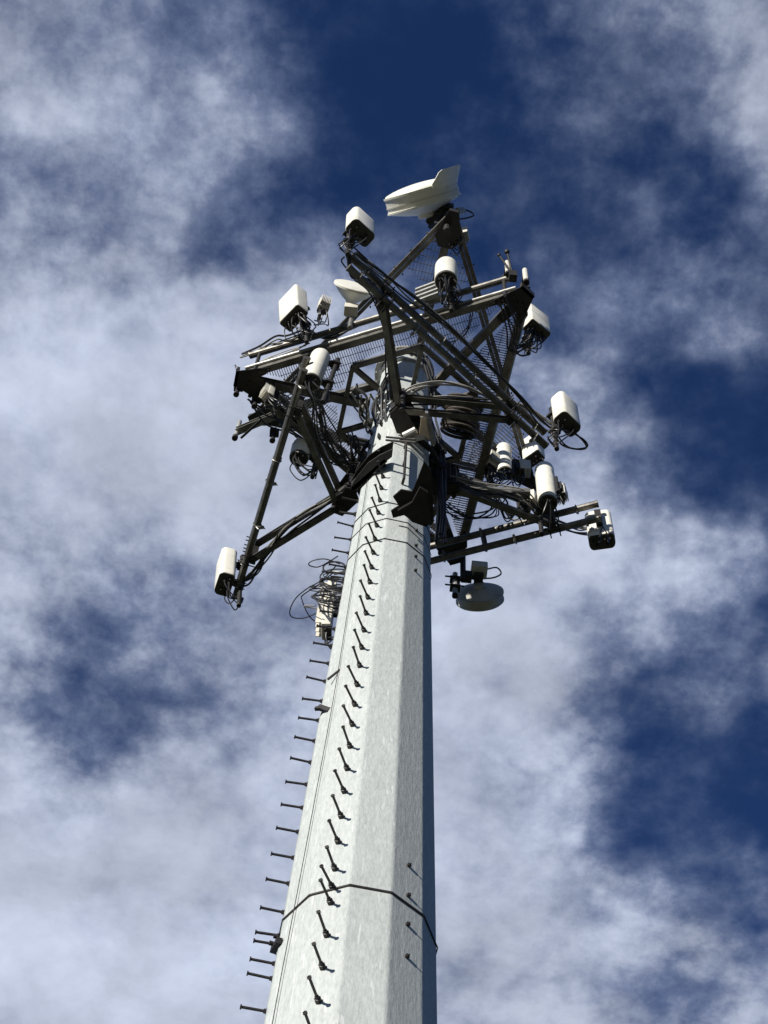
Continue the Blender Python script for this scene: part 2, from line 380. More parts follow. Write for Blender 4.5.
for k in range(1, 5): step(-174, z_at(-174, 1012)-.35*k, 0)
for y in (488, 501, 515): step(-174, z_at(-174, y), 0)
sb = None
for y in (866, 896, 925, 957, 531, 546, 557, 571):
    z = z_at(-54, y, .0); p = facet_point(-54, z, .0)
    if sb is None:
        m = MB(); m.cyl((-.01,0,0), (.034,0,0), .007, 8); m.lathe((0,0,0), (1,0,0), [(-.01,.019),(.02,.019)], 6)
        o = sb = m.build('stud', BOLT, pole)
    else: o = sb.copy(); col.objects.link(o); o.parent = pole
    o.location = (p.x, p.y, z); o.rotation_euler = (0, 0, R_(-54))
# straps round the pole
def strap(z0, th=.012, h=.02, tilt=0, clamp=None):
    m = MB(); n = 12
    def rg(r, dz): return [pol(r, VO+30*k, z0+dz+tilt*math.cos(R_(VO+30*k-180))) for k in range(n)]
    q = [rg(PR(z0)+.003,-h/2), rg(PR(z0)+.003+th,-h/2), rg(PR(z0)+.003+th,h/2), rg(PR(z0)+.003,h/2)]
    m.add([p for r in q for p in r], [(i*n+k, i*n+(k+1)%n, ((i+1)%4)*n+(k+1)%n, ((i+1)%4)*n+k) for i in range(4) for k in range(n)])
    o = m.build('strap', BOLT, pole, smooth=False)
    if clamp is not None:
        m = MB(); p = pol(PR(z0)+.015, clamp, z0-.22); t = Vector((-math.sin(R_(clamp)), math.cos(R_(clamp)), 0)); n_ = pol(1, clamp, 0)
        m.beam(p-t*.06, p+t*.10+Vector((0,0,-.06)), .045, .045); m.cyl(p+n_*.01, p+n_*.05, .018, 8); m.cyl(p+t*.07+n_*.01, p+t*.07+n_*.04, .016, 8)
        m.build('clamp', BOLT, o)
    return o
def zfront(y):   # height at which the facing edge of the pole shows at pixel row y
    lo, hi = 6.0, 24.0
    for _ in range(40):
        z = (lo+hi)/2; p = pol(PR(z), -90, z)+AX; d = MC.transposed() @ (p-CAM)
        if 512+1650*d.y/d.z > y: lo = z
        else: hi = z
    return z
strap(zfront(886), .009, .015, 0, -164)
strap(zfront(539), .006, .013, 0)
strap(zfront(519), .005, .010, .02)
strap(zfront(503), .006, .012, 0)
# small clip higher up
m = MB(); z = z_at(-150, 708); p = pol(PR(z)+.02, -152, z)
m.beam(p+Vector((-.03,.02,.03)), p+Vector((.07,-.03,-.09)), .035, .05); m.beam(p+Vector((-.06,.02,.0)), p+Vector((.03,-.01,-.03)), .03, .03)
m.build('clip', BOLT, pole)
z = z_at(-144, 677); p = pol(PR(z)*.98+.02, -142, z); m = MB(); m.beam(p+Vector((-.05,.02,-.07)), p+Vector((.05,-.02,.05)), .018, .015); m.build('wire_clip', BOLT, pole)
# hanging thin wire and the scrap of tape on it
m = MB(); pts = []
for f, y in ((-142,455),(-140,500),(-138,560),(-137,620),(-137,700),(-140,800),(-143,900),(-146,1000),(-147,1100)):
    z = z_at(-150, y); pts.append(pol(PR(z)*.985+.012, f, z))
m.tube(smooth(pts, 4), .0035, 6); m.build('ground_wire', BOLT, pole)
# climbing rail at the head of the pole
m = MB(); a = pol(PR(18.6)+.07, -80, 18.6); b = pol(PR(19.7)+.07, -80, 19.7)
m.cyl(a, b, .016, 8)
for t in (0.02, .5, .98):
    q = a.lerp(b, t); m.beam(q, q*.85+Vector((0,0,q.z*.15)), .03, .03)
m.build('climbing_rail', DARK, pole)
m = MB()   # rungs between the rail brackets, a hooked pair at the top
for z in (19.85, 19.75): m.cyl(pol(PR(z)+.03,-112,z+.12), pol(PR(z)+.11,-68,z-.05), .014, 6)
m.build('hook_rod', BOLT, pole)

# ------------------------------------------------------------------ sector frames (three, swung round the pole by 120 degrees)
ZV = 20.15
def make_sector():
    root = empty('sector_frame', (AX.x, AX.y, ZV), 0)
    H = .42
    apex = (.52, -.56); Aa, Ab = (1.36, -1.62), (1.36, .50)
    for z in (0, H):
        m = MB(); m.tube([(1.42, -2.2, z), (1.42, 1.05, z)], .045, 10)
        for y in (-2.2, 1.05): m.cyl((1.42, y-.012, z), (1.42, y+.012, z), .05, 10)
        m.build('face_rail', BROWN, root)
        for q in (Aa, Ab):
            m = MB(); m.chan((apex[0], apex[1], z), (q[0], q[1], z), .07, .085, .012, 1 if q is Aa else -1); m.build('arm', BROWN, root)
    for q in (Aa, Ab):
        m = MB(); m.box((q[0]-.02, q[1], H/2), (.07, .07, H+.09)); m.box((q[0]+.045, q[1], 0), (.012, .16, .12)); m.box((q[0]+.045, q[1], H), (.012, .16, .12))
        for z in (0, H):
            for s in (-.06, .06): m.cyl((q[0]-.06, q[1]+s, z-.05), (q[0]+.14, q[1]+s, z-.05), .008, 6); m.cyl((q[0]-.06, q[1]+s, z+.05), (q[0]+.14, q[1]+s, z+.05), .008, 6)
        m.build('end_bracket', DARK, root)
    m = MB()
    r = PR(ZV)
    for z in (-.05, H+.04):
        m.plate([(r*.9, -.30, z), (r*1.0, .12, z), (apex[0]+.05, apex[1]+.10, z), (apex[0]+.05, apex[1]-.08, z), (apex[0]-.08, apex[1]-.09, z), (r*.75, -.38, z)], .018)
    m.box((apex[0]-.02, apex[1], H/2), (.13, .13, H+.16)); m.box((apex[0]-.10, apex[1]+.10, H/2), (.10, .22, H-.02)); m.cyl((apex[0]+.06, apex[1], -.12), (apex[0]+.06, apex[1], H+.12), .03, 10)
    m.build('pivot_bracket', DARK, root)
    for z in (-.02, H):
        m = MB(); pts = [pol(r+.035, a, z) for a in range(-78, 43, 12)]; m.tube(pts, .03, 6)
        for a in (-78, 42): m.beam(pol(r+.02, a, z), pol(r+.14, a, z), .02, .12)
        m.build('collar_segment', DARK, root)
    m = MB()
    m.tube([(.055*math.cos(R_(a)), 0, .055*math.sin(R_(a))) for a in range(-90, 271, 30)], .008, 6); m.box((0, 0, .07), (.10, .035, .03)); m.cyl((-.05, 0, .05), (-.05, 0, .11), .007, 6); m.cyl((.05, 0, .05), (.05, 0, .11), .007, 6)
    cl = m.build('rail_clamp', STEEL, root); rnd = random.Random(3)
    for z in (0, H):
        for y in ((-2.0, -1.1, -.2, .85) if z == 0 else (-1.9, -.65, .9)):
            c = cl if (z == 0 and y == -2.0) else cl.copy()
            if c is not cl: col.objects.link(c); c.parent = root
            c.location = (1.42, y+rnd.uniform(-.06, .06), z); c.rotation_euler = (0, rnd.choice((0, .6, 3.1, 3.8)), 0)
    return root
sec = make_sector()
heads = (-52, -168, 68)
slab = ('brown V shaped frame with the long slanting rail crossing in front of everything',
        'brown V shaped frame whose steep rail drops to the low left antenna',
        'brown V shaped steel frame on the lower right ending at the antenna seen from behind')
secs = []
for i, h in enumerate(heads):
    s = sec if i == 0 else copy_tree(sec)
    s.rotation_euler.z = R_(h); sh = (.10, -.24, 0)[i]; s.location = (AX.x-math.sin(R_(h))*sh, AX.y+math.cos(R_(h))*sh, ZV); tag(s, slab[i], 'antenna frame', 'three V shaped sector frames swung round the pole'); secs.append(s)

sl_ = secs[1]; m = MB()
for zz in (19.0, 19.22): m.plate([loc(sl_, at(x, y, 19.0)+Vector((0,0,zz-19.0))) for x, y in ((350,489),(356,478),(368,463),(380,455),(393,449),(392,457),(384,463),(376,470),(366,481),(357,491))], .02)
m.beam(loc(sl_, at(353, 486, 19.1)), loc(sl_, at(386, 457, 19.1)), .05, .2)
m.beam(loc(sl_, at(356, 484, 19.1)), loc(sl_, at(352, 476, 20.2)), .07, .07)
m.build('gusset', DARK, sl_)
sr_ = secs[2]
m = MB(); m.chan(loc(sr_, at(443, 490, 20.35)), loc(sr_, at(530, 494, 20.35)), .11, .10, .012, 1); m.build('strut', STEEL, sr_)
m = MB(); m.beam(loc(sr_, at(486, 550, 20.2)), loc(sr_, at(483, 535, 20.6)), .05, .05); m.build('spacer', BROWN, sr_)
# ------------------------------------------------------------------ gratings
def grate_mb(polys, root_rot, z, hole=None, pitch=.033, cross=.105, th=.0045, depth=.025):
    m = MB()
    def inside_spans(y, axis):
        xs = []
        for P in polys:
            n = len(P); c = []
            for i in range(n):
                a, b = P[i], P[(i+1)%n]
                a = (a[0], a[1]) if axis == 0 else (a[1], a[0]); b = (b[0], b[1]) if axis == 0 else (b[1], b[0])
                if (a[1] <= y) != (b[1] <= y): c.append(a[0]+(y-a[1])*(b[0]-a[0])/(b[1]-a[1]))
            c.sort(); xs += [(c[i], c[i+1]) for i in range(0, len(c)-1, 2)]
        o = []
        for a, b in xs:
            if hole and abs(y) < hole:
                h = math.sqrt(hole*hole-y*y)
                if a < -h: o.append((a, min(b, -h)))
                if b > h: o.append((max(a, h), b))
            else: o.append((a, b))
        return [s for s in o if s[1]-s[0] > .03]
    y = -2.6
    while y < 2.6:
        for a, b in inside_spans(y, 0): m.box(((a+b)/2, y, z), (b-a, th, depth))
        y += pitch
    x = -2.6
    while x < 2.6:
        for a, b in inside_spans(x, 1): m.box((x, (a+b)/2, z+depth/2-.002), (.006, b-a, .008))
        x += cross
    return m
def rot2(p, deg):
    c, s = math.cos(R_(deg)), math.sin(R_(deg)); return (p[0]*c-p[1]*s, p[0]*s+p[1]*c)

# ------------------------------------------------------------------ lower triangular platform
Z1, RC1, A1 = 21.8, 2.27, (-53, 67, -173)
p1 = empty('walkway_platform', (AX.x+.07, AX.y, Z1), 0, 'lower triangular steel walkway with open grating round the pole', 'platform')
def plat_edge(root, a, b, R, over=.0, inset=0): 
    P = pol(R, a, 0); Q = pol(R, b, 0); d = (Q-P).normalized(); return P-d*over, Q+d*over, d
for i in range(3):
    P, Q, d = plat_edge(p1, A1[i], A1[(i+1)%3], RC1, -.12); nrm = pol(1, (A1[i]+60), 0)
    m = MB(); m.chan(P, Q, .09, .12, .01, 1); m.build('edge_beam', BROWN, p1)
    P2, Q2, _ = plat_edge(p1, A1[i], A1[(i+1)%3], RC1+.11, -.22)
    m = MB(); m.cyl(P2+Vector((0,0,.07)), Q2+Vector((0,0,.07)), .03, 10); m.build('lower_rail', STEEL, p1)
    m = MB(); m.cyl(P2+Vector((0,0,.55)), Q2+Vector((0,0,.55)), .045, 10)
    for q in (P2, Q2): m.cyl(q-d*.01+Vector((0,0,.58)), q+d*.01+Vector((0,0,.58)), .05, 10)
    m.build('upper_rail', BROWN, p1)
    for t in (.04, .96):
        q = P2.lerp(Q2, t); m = MB(); m.cyl(q+Vector((0,0,-.12)), q+Vector((0,0,.72)), .026, 8); m.beam(q+Vector((0,0,.06)), q-nrm*.12+Vector((0,0,.03)), .08, .05)
        m.build('rail_post', DARK, p1)
    h = A1[i]; m = MB(); n_ = pol(1, h, 0); t_ = pol(1, h+90, 0)
    m.chan(n_*.5, n_*(RC1-.15), .10, .13, .012, 1); m.build('radial_arm', BROWN, p1)
    m = MB(); c = n_*(RC1-.02); e1 = pol(1, h+150, 0); e2 = pol(1, h-150, 0); zz = Vector((0,0,-.075))
    m.plate([c+n_*.05-t_*.10+zz, c+n_*.05+t_*.10+zz, c+e1*.28+t_*.07+zz, c+e1*.44+t_*.03+zz, c+e1*.40-t_*.05+zz, c-n_*.26+t_*.08+zz, c-n_*.48+t_*.06+zz, c-n_*.48-t_*.06+zz, c-n_*.26-t_*.08+zz, c+e2*.40+t_*.05+zz, c+e2*.44-t_*.03+zz, c+e2*.28-t_*.07+zz], .014)
    m.box(c+n_*.03, (.04, .22, .15), (n_, t_, Vector((0,0,1))))
    for e in (e1, e2, -n_):
        for q in (.15, .3, .42): m.cyl(c+e*q+Vector((0,0,-.10)), c+e*q+Vector((0,0,-.04)), .016, 6)
    m.build('corner_plate', DARK, p1)
    gap = .08
    ap = pol(.16, h+60, 0)
    tri = [(ap.x, ap.y)]
    for hh in (h+3, h+117):
        v = pol(RC1-.16, hh, 0); tri.append((v.x, v.y))
    g = grate_mb([[rot2(q, -(h+60)) for q in tri]], 0, .02, .92)
    for k in range(len(g.v)): x, y = rot2(g.v[k], h+60); g.v[k] = Vector((x, y, g.v[k].z))
    g.build('grating', GRATE, p1, smooth=False)
m = MB(); hexr = .95
for k in range(6): m.chan(pol(hexr, A1[0]+60*k+30, 0), pol(hexr, A1[0]+60*k+90, 0), .06, .1, .01, 1)
m.build('inner_ring', BROWN, p1)
for k in range(6):
    m = MB(); m.chan(pol(PR(Z1)-.02, A1[0]+60*k+30, -.01), pol(hexr-.02, A1[0]+60*k+30, -.01), .06, .09, .01, 1)
    m.build('inner_strut', BROWN, p1)

# ------------------------------------------------------------------ upper triangular platform
Z2, RC2, A2 = 23.1, 2.34, (-82, 38, 158)
p2 = empty('star_platform', (AX.x+.11, AX.y-.04, Z2), 0, 'upper triangular steel frame with the white dish above its near corner', 'platform')
for i in range(3):
    h = A2[i]; P, Q, d = plat_edge(p2, A2[i], A2[(i+1)%3], RC2, -.10); nrm = pol(1, h+60, 0)
    for s, nm in ((-.055, 'edge_angle'), (.055, 'edge_angle')):
        m = MB(); m.ang(P+nrm*s, Q+nrm*s, .055 if s > 0 else .05, .008, -1 if s < 0 else 1, 1)
        for t in range(1, 12): m.cyl(P.lerp(Q, t/12)+nrm*(s*1.4)-Vector((0,0,.02)), P.lerp(Q, t/12)+nrm*(s*1.4)+Vector((0,0,.02)), .012, 6)
        m.build(nm, BROWN, p2)
    n_ = pol(1, h, 0); t_ = pol(1, h+90, 0)
    m = MB(); m.chan(n_*(PR(Z2)), n_*(RC2-.1), .10, .12, .012, -1); m.build('radial_arm', BROWN, p2)
    m = MB(); c = n_*RC2
    e1 = pol(1, h+150, 0); e2 = pol(1, h-150, 0); zz = Vector((0,0,-.07))
    m.plate([c+n_*.06-t_*.07+zz, c+n_*.06+t_*.07+zz, c+e1*.35+zz, c-n_*.45+t_*.10+zz, c-n_*.45-t_*.10+zz, c+e2*.35+zz], .014)
    m.box(c-n_*.12+Vector((0,0,0)), (.36, .12, .11), (n_, t_, Vector((0,0,1))))
    m.build('corner_plate', DARK, p2)
    tri = []
    for rr, hh in ((RC2-.18, h), (1.62, h+19), (1.35, h+8), (1.35, h-8), (1.62, h-19)):
        v = pol(rr, hh, 0); tri.append((v.x, v.y))
    g = grate_mb([[rot2(q, -h) for q in tri]], 0, .02, None, .045, .11)
    for k in range(len(g.v)): x, y = rot2(g.v[k], h); g.v[k] = Vector((x, y, g.v[k].z))
    g.build('grating', GRATE, p2, smooth=False)
# ------------------------------------------------------------------ antennas
def rrect(w, d, r, n=4):
    """rounded rectangle, x = depth, y = width"""
    o = []
    for cx, cy, a0 in ((d/2-r, w/2-r, 0), (-d/2+r, w/2-r, 90), (-d/2+r, -w/2+r, 180), (d/2-r, -w/2+r, 270)):
        for k in range(n+1):
            a = R_(a0+90*k/n); o.append((cx+r*math.cos(a), cy+r*math.sin(a)))
    return o
def loft(m, sec, zs):
    """sec(z) -> list of xy"""
    rs = [[Vector((x, y, z)) for x, y in sec(z)] for z in zs]; n = len(rs[0])
    m.add([v for q in rs for v in q], [(i*n+k, i*n+(k+1)%n, (i+1)*n+(k+1)%n, (i+1)*n+k) for i in range(len(zs)-1) for k in range(n)]+[tuple(range(n))[::-1], tuple((len(zs)-1)*n+k for k in range(n))])
def pipe_mount(root, x, z0, z1, ztop, r=.03):
    m = MB(); m.cyl((x, 0, z0), (x, 0, z1), r, 10); m.cyl((x, 0, z1), (x, 0, z1+.012), r*1.12, 10); m.build('mast_pipe', DARK, root)
    for z in ztop:
        m = MB(); m.box((x+.0, 0, z), (.10, .12, .05)); m.box((x/2+.01, 0, z), (abs(x)-.04, .07, .035))
        for s in (-.045, .045): m.cyl((x-.07, s, z), (x+.07, s, z), .007, 6)
        m.build('bracket', DARK, root)
def jumpers(root, n, top, spread, drop, end, seed, r=.0085, mt=None):
    rnd = random.Random(seed)
    for i in range(n):
        x0, y0 = top[0]+rnd.uniform(-spread[0], spread[0]), top[1]+rnd.uniform(-spread[1], spread[1])
        dx, dy = rnd.uniform(-.08, .08), rnd.uniform(-.14, .14); dr = drop*rnd.uniform(.6, 1.3)
        m = MB(); m.tube(smooth([(x0, y0, 0.0), (x0+dx*.3, y0+dy*.4, -dr*.5), (x0*.4+end[0]*.6+dx, y0*.5+dy, -dr), (end[0]+dx*.6, end[1]+dy*.7, -dr*.55), (end[0]+rnd.uniform(-.03,.03), end[1]+rnd.uniform(-.05,.05), end[2]+rnd.uniform(-.1,.2))], 6), r, 6)
        m.build('jumper_cable', mt or RUBBER, root)
def connectors(root, pts, z=0, L_=.05, r=.017):
    for x, y in pts:
        m = MB(); m.lathe((x, y, z), (0,0,-1), [(-.005, r), (L_*.5, r), (L_*.5, r*.75), (L_, r*.75)], 8); m.build('connector', DARK, root)
def panel_antenna(w=.34, d=.20, h=.70, nj=6, seed=1, seam=False, bulge=.02, rr=.28, pipe=True):
    root = empty('panel_antenna', (0,0,0))
    m = MB(); r = min(w, d)*rr
    def sec(z):
        k = 1.0
        if z < .015: k = .97
        if z > h-.05: k = 1-.16*((z-(h-.05))/.05)**2
        return [(x*k+(bulge*(1-(2*y/w)**2) if x > 0 else 0), y*k) for x, y in rrect(w, d, r)]
    loft(m, sec, [0, .015, .05, h*.5, h-.05, h-.03, h-.012, h]); m.build('radome', RADOME, root, ang=50)
    m = MB()
    def sec2(z): return [(x+(bulge*(1-(2*y/w)**2) if x > 0 else 0), y) for x, y in rrect(w-.012, d-.012, r-.006)]
    loft(m, sec2, [-.02, .004]); m.build('end_cap', CAP, root)
    connectors(root, [(-d*.18, w*q) for q in (-.32, -.12, .1, .32)]+[(d*.15, -w*.2), (d*.15, w*.2)], -.02)
    if seam:
        m = MB()
        loft(m, lambda z: [(x*1.012, y*1.012) for x, y in sec(h*.4)], [h*.47, h*.5]); m.build('seam_band', CREAM, root)
    if pipe: pipe_mount(root, -d/2-.10, -.45, h+.12, (.08, h-.12))
    else:
        m = MB(); m.box((-d/2-.05, 0, h*.5), (.10, .08, .3)); m.build('bracket', DARK, root)
    jumpers(root, nj, (-d*.1, 0), (d*.22, w*.36), .28, (-d/2-.12, 0, -.35), seed)
    return root
def tube_antenna(r=.125, h=.95, nj=5, seed=2, two=False):
    root = empty('canister_antenna', (0,0,0))
    m = MB(); m.lathe((0,0,0), (0,0,1), [(0, r*.98), (.015, r), (h-.06, r), (h-.03, r*.96), (h-.01, r*.82), (h, r*.6)], 28); m.build('radome', RADOME, root, ang=40)
    m = MB(); m.lathe((0,0,-.022), (0,0,1), [(0, r*.9), (0.026, r*.95)], 28); m.build('end_cap', CAP, root)
    if two:
        m = MB(); m.lathe((0,0,h*.45), (0,0,1), [(0, r), (.004, r*1.03), (.02, r*1.03), (.024, r)], 28); m.build('joint_band', CREAM, root)
    connectors(root, [(r*.6*math.cos(R_(a)), r*.6*math.sin(R_(a))) for a in (0, 60, 130, 190, 250, 310)], -.02)
    pipe_mount(root, -r-.09, -.5, h+.05, (.1, h-.15))
    jumpers(root, nj, (0, 0), (r*.55, r*.55), .3, (-r-.11, 0, -.35), seed)
    return root
def put(root, p, head, label, group=None, lean=None):
    root.location = p; root.rotation_euler = (0, 0, R_(head))
    if lean: root.rotation_euler = (R_(lean[0]), R_(lean[1]), R_(head))
    tag(root, label, 'antenna', group); return root
GA = 'white panel antennas round the frames'; GT = 'white canister antennas round the frames'
pa = panel_antenna()
put(pa, at(360, 233, 20.25), -52, 'white panel antenna at the raised top left end of the long slanting rail', GA, (0, -4))
q = copy_tree(pa); put(q, at(567, 424, 20.25), -50, 'white panel antenna at the lower right end of the long slanting rail', GA)
q = copy_tree(pa); put(q, at(225, 584, 20.1), -166, 'lowest white panel antenna, hanging out at the foot of the steep left rail', GA, (0, 5))
q = panel_antenna(.33, .20, .70, 2, 21, pipe=False); put(q, at(602, 541, 20.0), 75, 'white panel antenna seen from behind at the far right rail end', GA)
pb = panel_antenna(.37, .20, .68, 12, 5, rr=.15); put(pb, at(294, 318, 21.95), -142, 'large white panel antenna above the left part of the lit walkway rail, cables below', GA, (0, 9))
pc = panel_antenna(.34, .19, .72, 16, 7, True, rr=.12); put(pc, at(537, 331, 22.35), -56, 'boxy white panel antenna with a seam and massed dark cables right of the walkway', GA)
pd = panel_antenna(.27, .18, .68, 1, 8, rr=.10, pipe=False); put(pd, at(534, 459, 22.7), -134, 'small white slab antenna without a V frame, just above the canister on the right', GA)
ta = tube_antenna(); put(ta, at(311, 382, 20.2), -168, 'white canister antenna at the upper end of the steep left rail', GT, (0, -3))
q = tube_antenna(.125, 1.05, 2, 22); put(q, at(548, 503, 20.2), -70, 'tall white canister antenna on the lower right frame beside white filters', GT)
tb = tube_antenna(.15, .64, 16, 12); put(tb, at(446, 281, 21.95), -113, 'short fat white canister antenna below the white dish on the lit rail', GT)
tc_ = tube_antenna(.11, .85, 12, 14, True); put(tc_, at(505, 473, 22.1), 10, 'banded white canister antenna inside the right walkway corner below the long rail', GT)
td = tube_antenna(.13, .42, 10, 15); put(td, at(299, 458, 21.4), 188, 'stubby white canister antenna seen from its dark round base, left below the walkway', GT)

# ------------------------------------------------------------------ radio units
def radio_unit(w=.2, d=.12, h=.38, nj=3, seed=1, ribs=7, mt=None, name='radio_unit'):
    root = empty(name, (0,0,0)); mt = mt or CREAM
    m = MB(); m.box((0,0,h/2), (d*.6, w, h)); m.build('case', mt, root, bevel=.012)
    m = MB()
    for k in range(ribs): m.box((d*.5, -w*.42+w*.84*k/(ribs-1), h/2), (d*.45, .008, h*.9))
    m.build('cooling_fins', mt, root, smooth=False)
    m = MB(); m.box((-.02,0,-.012), (d*.5, w*.9, .024)); m.build('end_cap', CAP, root)
    connectors(root, [(0, w*q) for q in (-.3, 0, .3)], -.02)
    m = MB(); m.cyl((-d*.5-.05, 0, -.1), (-d*.5-.05, 0, h+.05), .025, 8); m.box((-d*.4, 0, h*.5), (.08, .1, .2)); m.build('mount', DARK, root)
    if nj: jumpers(root, nj, (0, 0), (.02, w*.3), .2, (-d*.5-.06, 0, -.25), seed)
    return root
def put2(root, p, head, label, cat, group=None, tilt=None):
    root.location = p; root.rotation_euler = (R_(tilt[0]) if tilt else 0, R_(tilt[1]) if tilt else 0, R_(head)); return tag(root, label, cat, group)
GR = 'radio units and filters among the antennas'
r1 = radio_unit(.15, .14, .30, 5, 3); put2(r1, at(323, 309, 22.2), -70, 'small ribbed radio unit close to the right side of the large left panel antenna', 'radio unit', GR)
r2 = empty('filter_rack', at(426, 300, 21.9), 0, 'rack of pale stacked bars left of the short fat canister under the dish', 'filter rack', GR)
for k, z in enumerate((0, .17, .34, .5)):
    m = MB(); a = loc(r2, at(415, 303, 21.9)); b = loc(r2, at(439, 294, 21.9)); m.beam(a+Vector((0,0,z)), b+Vector((0,0,z)), .07, .06); m.build('bar', PALE, r2, bevel=.012)
m = MB(); m.beam((a+b)/2+Vector((0,.08,-.15)), (a+b)/2+Vector((0,.08,.65)), .08, .05, (1,0,0)); m.build('mount', DARK, r2)
q = copy_tree(r1); put2(q, at(492, 466, 21.7), -60, 'cream filter touching the left side of the banded canister', 'radio unit', GR)
q = copy_tree(r1); put2(q, at(523, 473, 21.4), 0, 'slim cream filter beside the small slab antenna on the right', 'radio unit', GR)
q = copy_tree(r1); put2(q, at(528, 505, 20.4), -20, 'cream filter left of the tall canister on the lower right frame', 'radio unit', GR)
q = copy_tree(r1); put2(q, at(561, 497, 20.5), 60, 'small cream filter showing behind the right side of the tall canister', 'radio unit', GR)
q = copy_tree(r1); put2(q, at(461, 238, 23.2), -20, 'small pale radio unit hung right of the mast under the top dish', 'radio unit', GR)
for x, y, z_, lab in ((508, 272, 22.3, 'slim white pipe under the two knobbed rods at the upper right corner'), (526, 280, 22.0, 'slim white pipe on the outer right side of the upper right corner')):
    q = empty('pipe_stub', at(x, y, z_), 0, lab, 'pipe stub'); m = MB(); m.cyl((0,0,-.05), (0,0,.42), .036, 10); m.build('pipe', CREAM, q)
    m = MB(); m.cyl((0,0,-.12), (0,0,-.05), .042, 10); m.box((0,.04,.1), (.09,.09,.05)); m.build('clamp', DARK, q)
q = copy_tree(r1); put2(q, at(268, 398, 21.4), -150, 'small white box under the left walkway corner', 'radio unit', GR)
q = copy_tree(r1); put2(q, at(412, 508, 19.2), -70, 'grey filter on the dark hood at the front of the pole', 'radio unit', GR)

# ------------------------------------------------------------------ dishes
def drum(root, o, axis, R, depth, coned, mt, flap=None, face=None, name='shroud', dome=1.0):
    o = Vector(o); ax = Vector(axis).normalized()
    m = MB(); m.lathe(o, ax, [(-depth, R*.97), (-depth, R*1.03), (-depth+.025, R*1.03), (-depth+.03, R), (-.03, R), (-.025, R*1.025), (0, R*1.025), (0, R*.95)], 56, caps=False); m.build(name, mt, root, ang=40)
    m = MB(); m.lathe(o, ax, [(-.008, R*.985), (.018*dome, R*.96), (.030*dome, R*.88), (.045*dome, R*.74), (.058*dome, R*.56), (.068*dome, R*.36), (.073*dome, R*.16), (.074*dome, .001)], 56, caps=False); m.build('radome', face or RADOME, root, ang=50)
    m = MB(); m.lathe(o, ax, [(-depth-.002, R*.985), (-depth-coned*.35, R*.80), (-depth-coned*.75, R*.5), (-depth-coned, R*.26), (-depth-coned-.06, R*.24), (-depth-coned-.07, .02)], 48); m.build('reflector', mt, root, ang=30)
# 1: big dish on the mast of the upper frame
d1 = empty('drum_dish', at(447, 225, 23.1), 0, 'large white drum dish tilted at the very top of the tower', 'dish antenna')
def pt1(x, y, z): return loc(d1, at(x, y, z))
cd1 = pt1(420, 189, 24.0); ax1 = Vector((math.cos(R_(-112))*math.cos(R_(13)), math.sin(R_(-112))*math.cos(R_(13)), math.sin(R_(13))))
drum(d1, cd1, ax1, .51, .23, .11, RADOME, dome=1.2)
m = MB(); m.lathe(cd1-ax1*.15, ax1, [(0,.512),(0,.518),(.02,.518),(.02,.512)], 56, caps=False); m.build('seam_band', CREAM, d1)

side = Vector((-ax1.y, ax1.x, 0)).normalized(); upv = ax1.cross(side).normalized()*-1
if upv.z < 0: upv = -upv
m = MB(); n = 14; pr = []
for k in range(n+1):
    ad = -66+70*k/n; a = R_(ad); rad = side*math.cos(a)+upv*math.sin(a); ln = .17*max(0, min(1, (4-ad)/12, (ad+66)/12))
    pr.append((rad, max(.02, ln)))
vs = []
for rad, ln in pr:
    for R0 in (.505, .525):
        for q in (-.05, ln): vs.append(cd1+rad*(R0+max(0,q)*.7)+ax1*q)
fs = []
for k in range(n):
    a, b = k*4, (k+1)*4; fs += [(a, b, b+1, a+1), (a+2, a+3, b+3, b+2), (a+1, b+1, b+3, a+3), (a, a+2, b+2, b)]
fs += [(0,1,3,2), (n*4, n*4+2, n*4+3, n*4+1)]
m.add(vs, fs); m.build('hood', RADOME, d1, ang=40)
m = MB(); m.cyl((0,0,-.3), (0,0,1.0), .045, 10); m.build('mast', DARK, d1)
back = cd1-ax1*.5
m = MB(); m.beam(back, Vector((0,0,.75)), .16, .12); m.beam(back+Vector((0,0,-.12)), Vector((0,0,.35)), .05, .05); m.box((0,0,.72), (.16,.16,.22)); m.box((.04,.0,.40), (.14,.12,.12)); m.cyl(back+side*.2, Vector((.1,.05,.3)), .02, 8); m.build('mount', DARK, d1)
m = MB(); m.lathe((.13,-.03,.62), (.6,.1,.8), [(0,.05),(.14,.05)], 10); m.build('feed_unit', PALE, d1)
m = MB(); m.tube(smooth([(.16,-.03,.75), (.30,.0,.80), (.36,.02,.66), (.2,.05,.55), (.05,.02,.4)], 6), .012, 6); m.build('jumper_cable', RUBBER, d1)
m = MB(); m.tube(smooth([(-.05,.0,.6), (-.16,.05,.3), (-.1,.0,.05), (.02,.05,-.2)], 6), .012, 6); m.build('jumper_cable', RUBBER, d1)
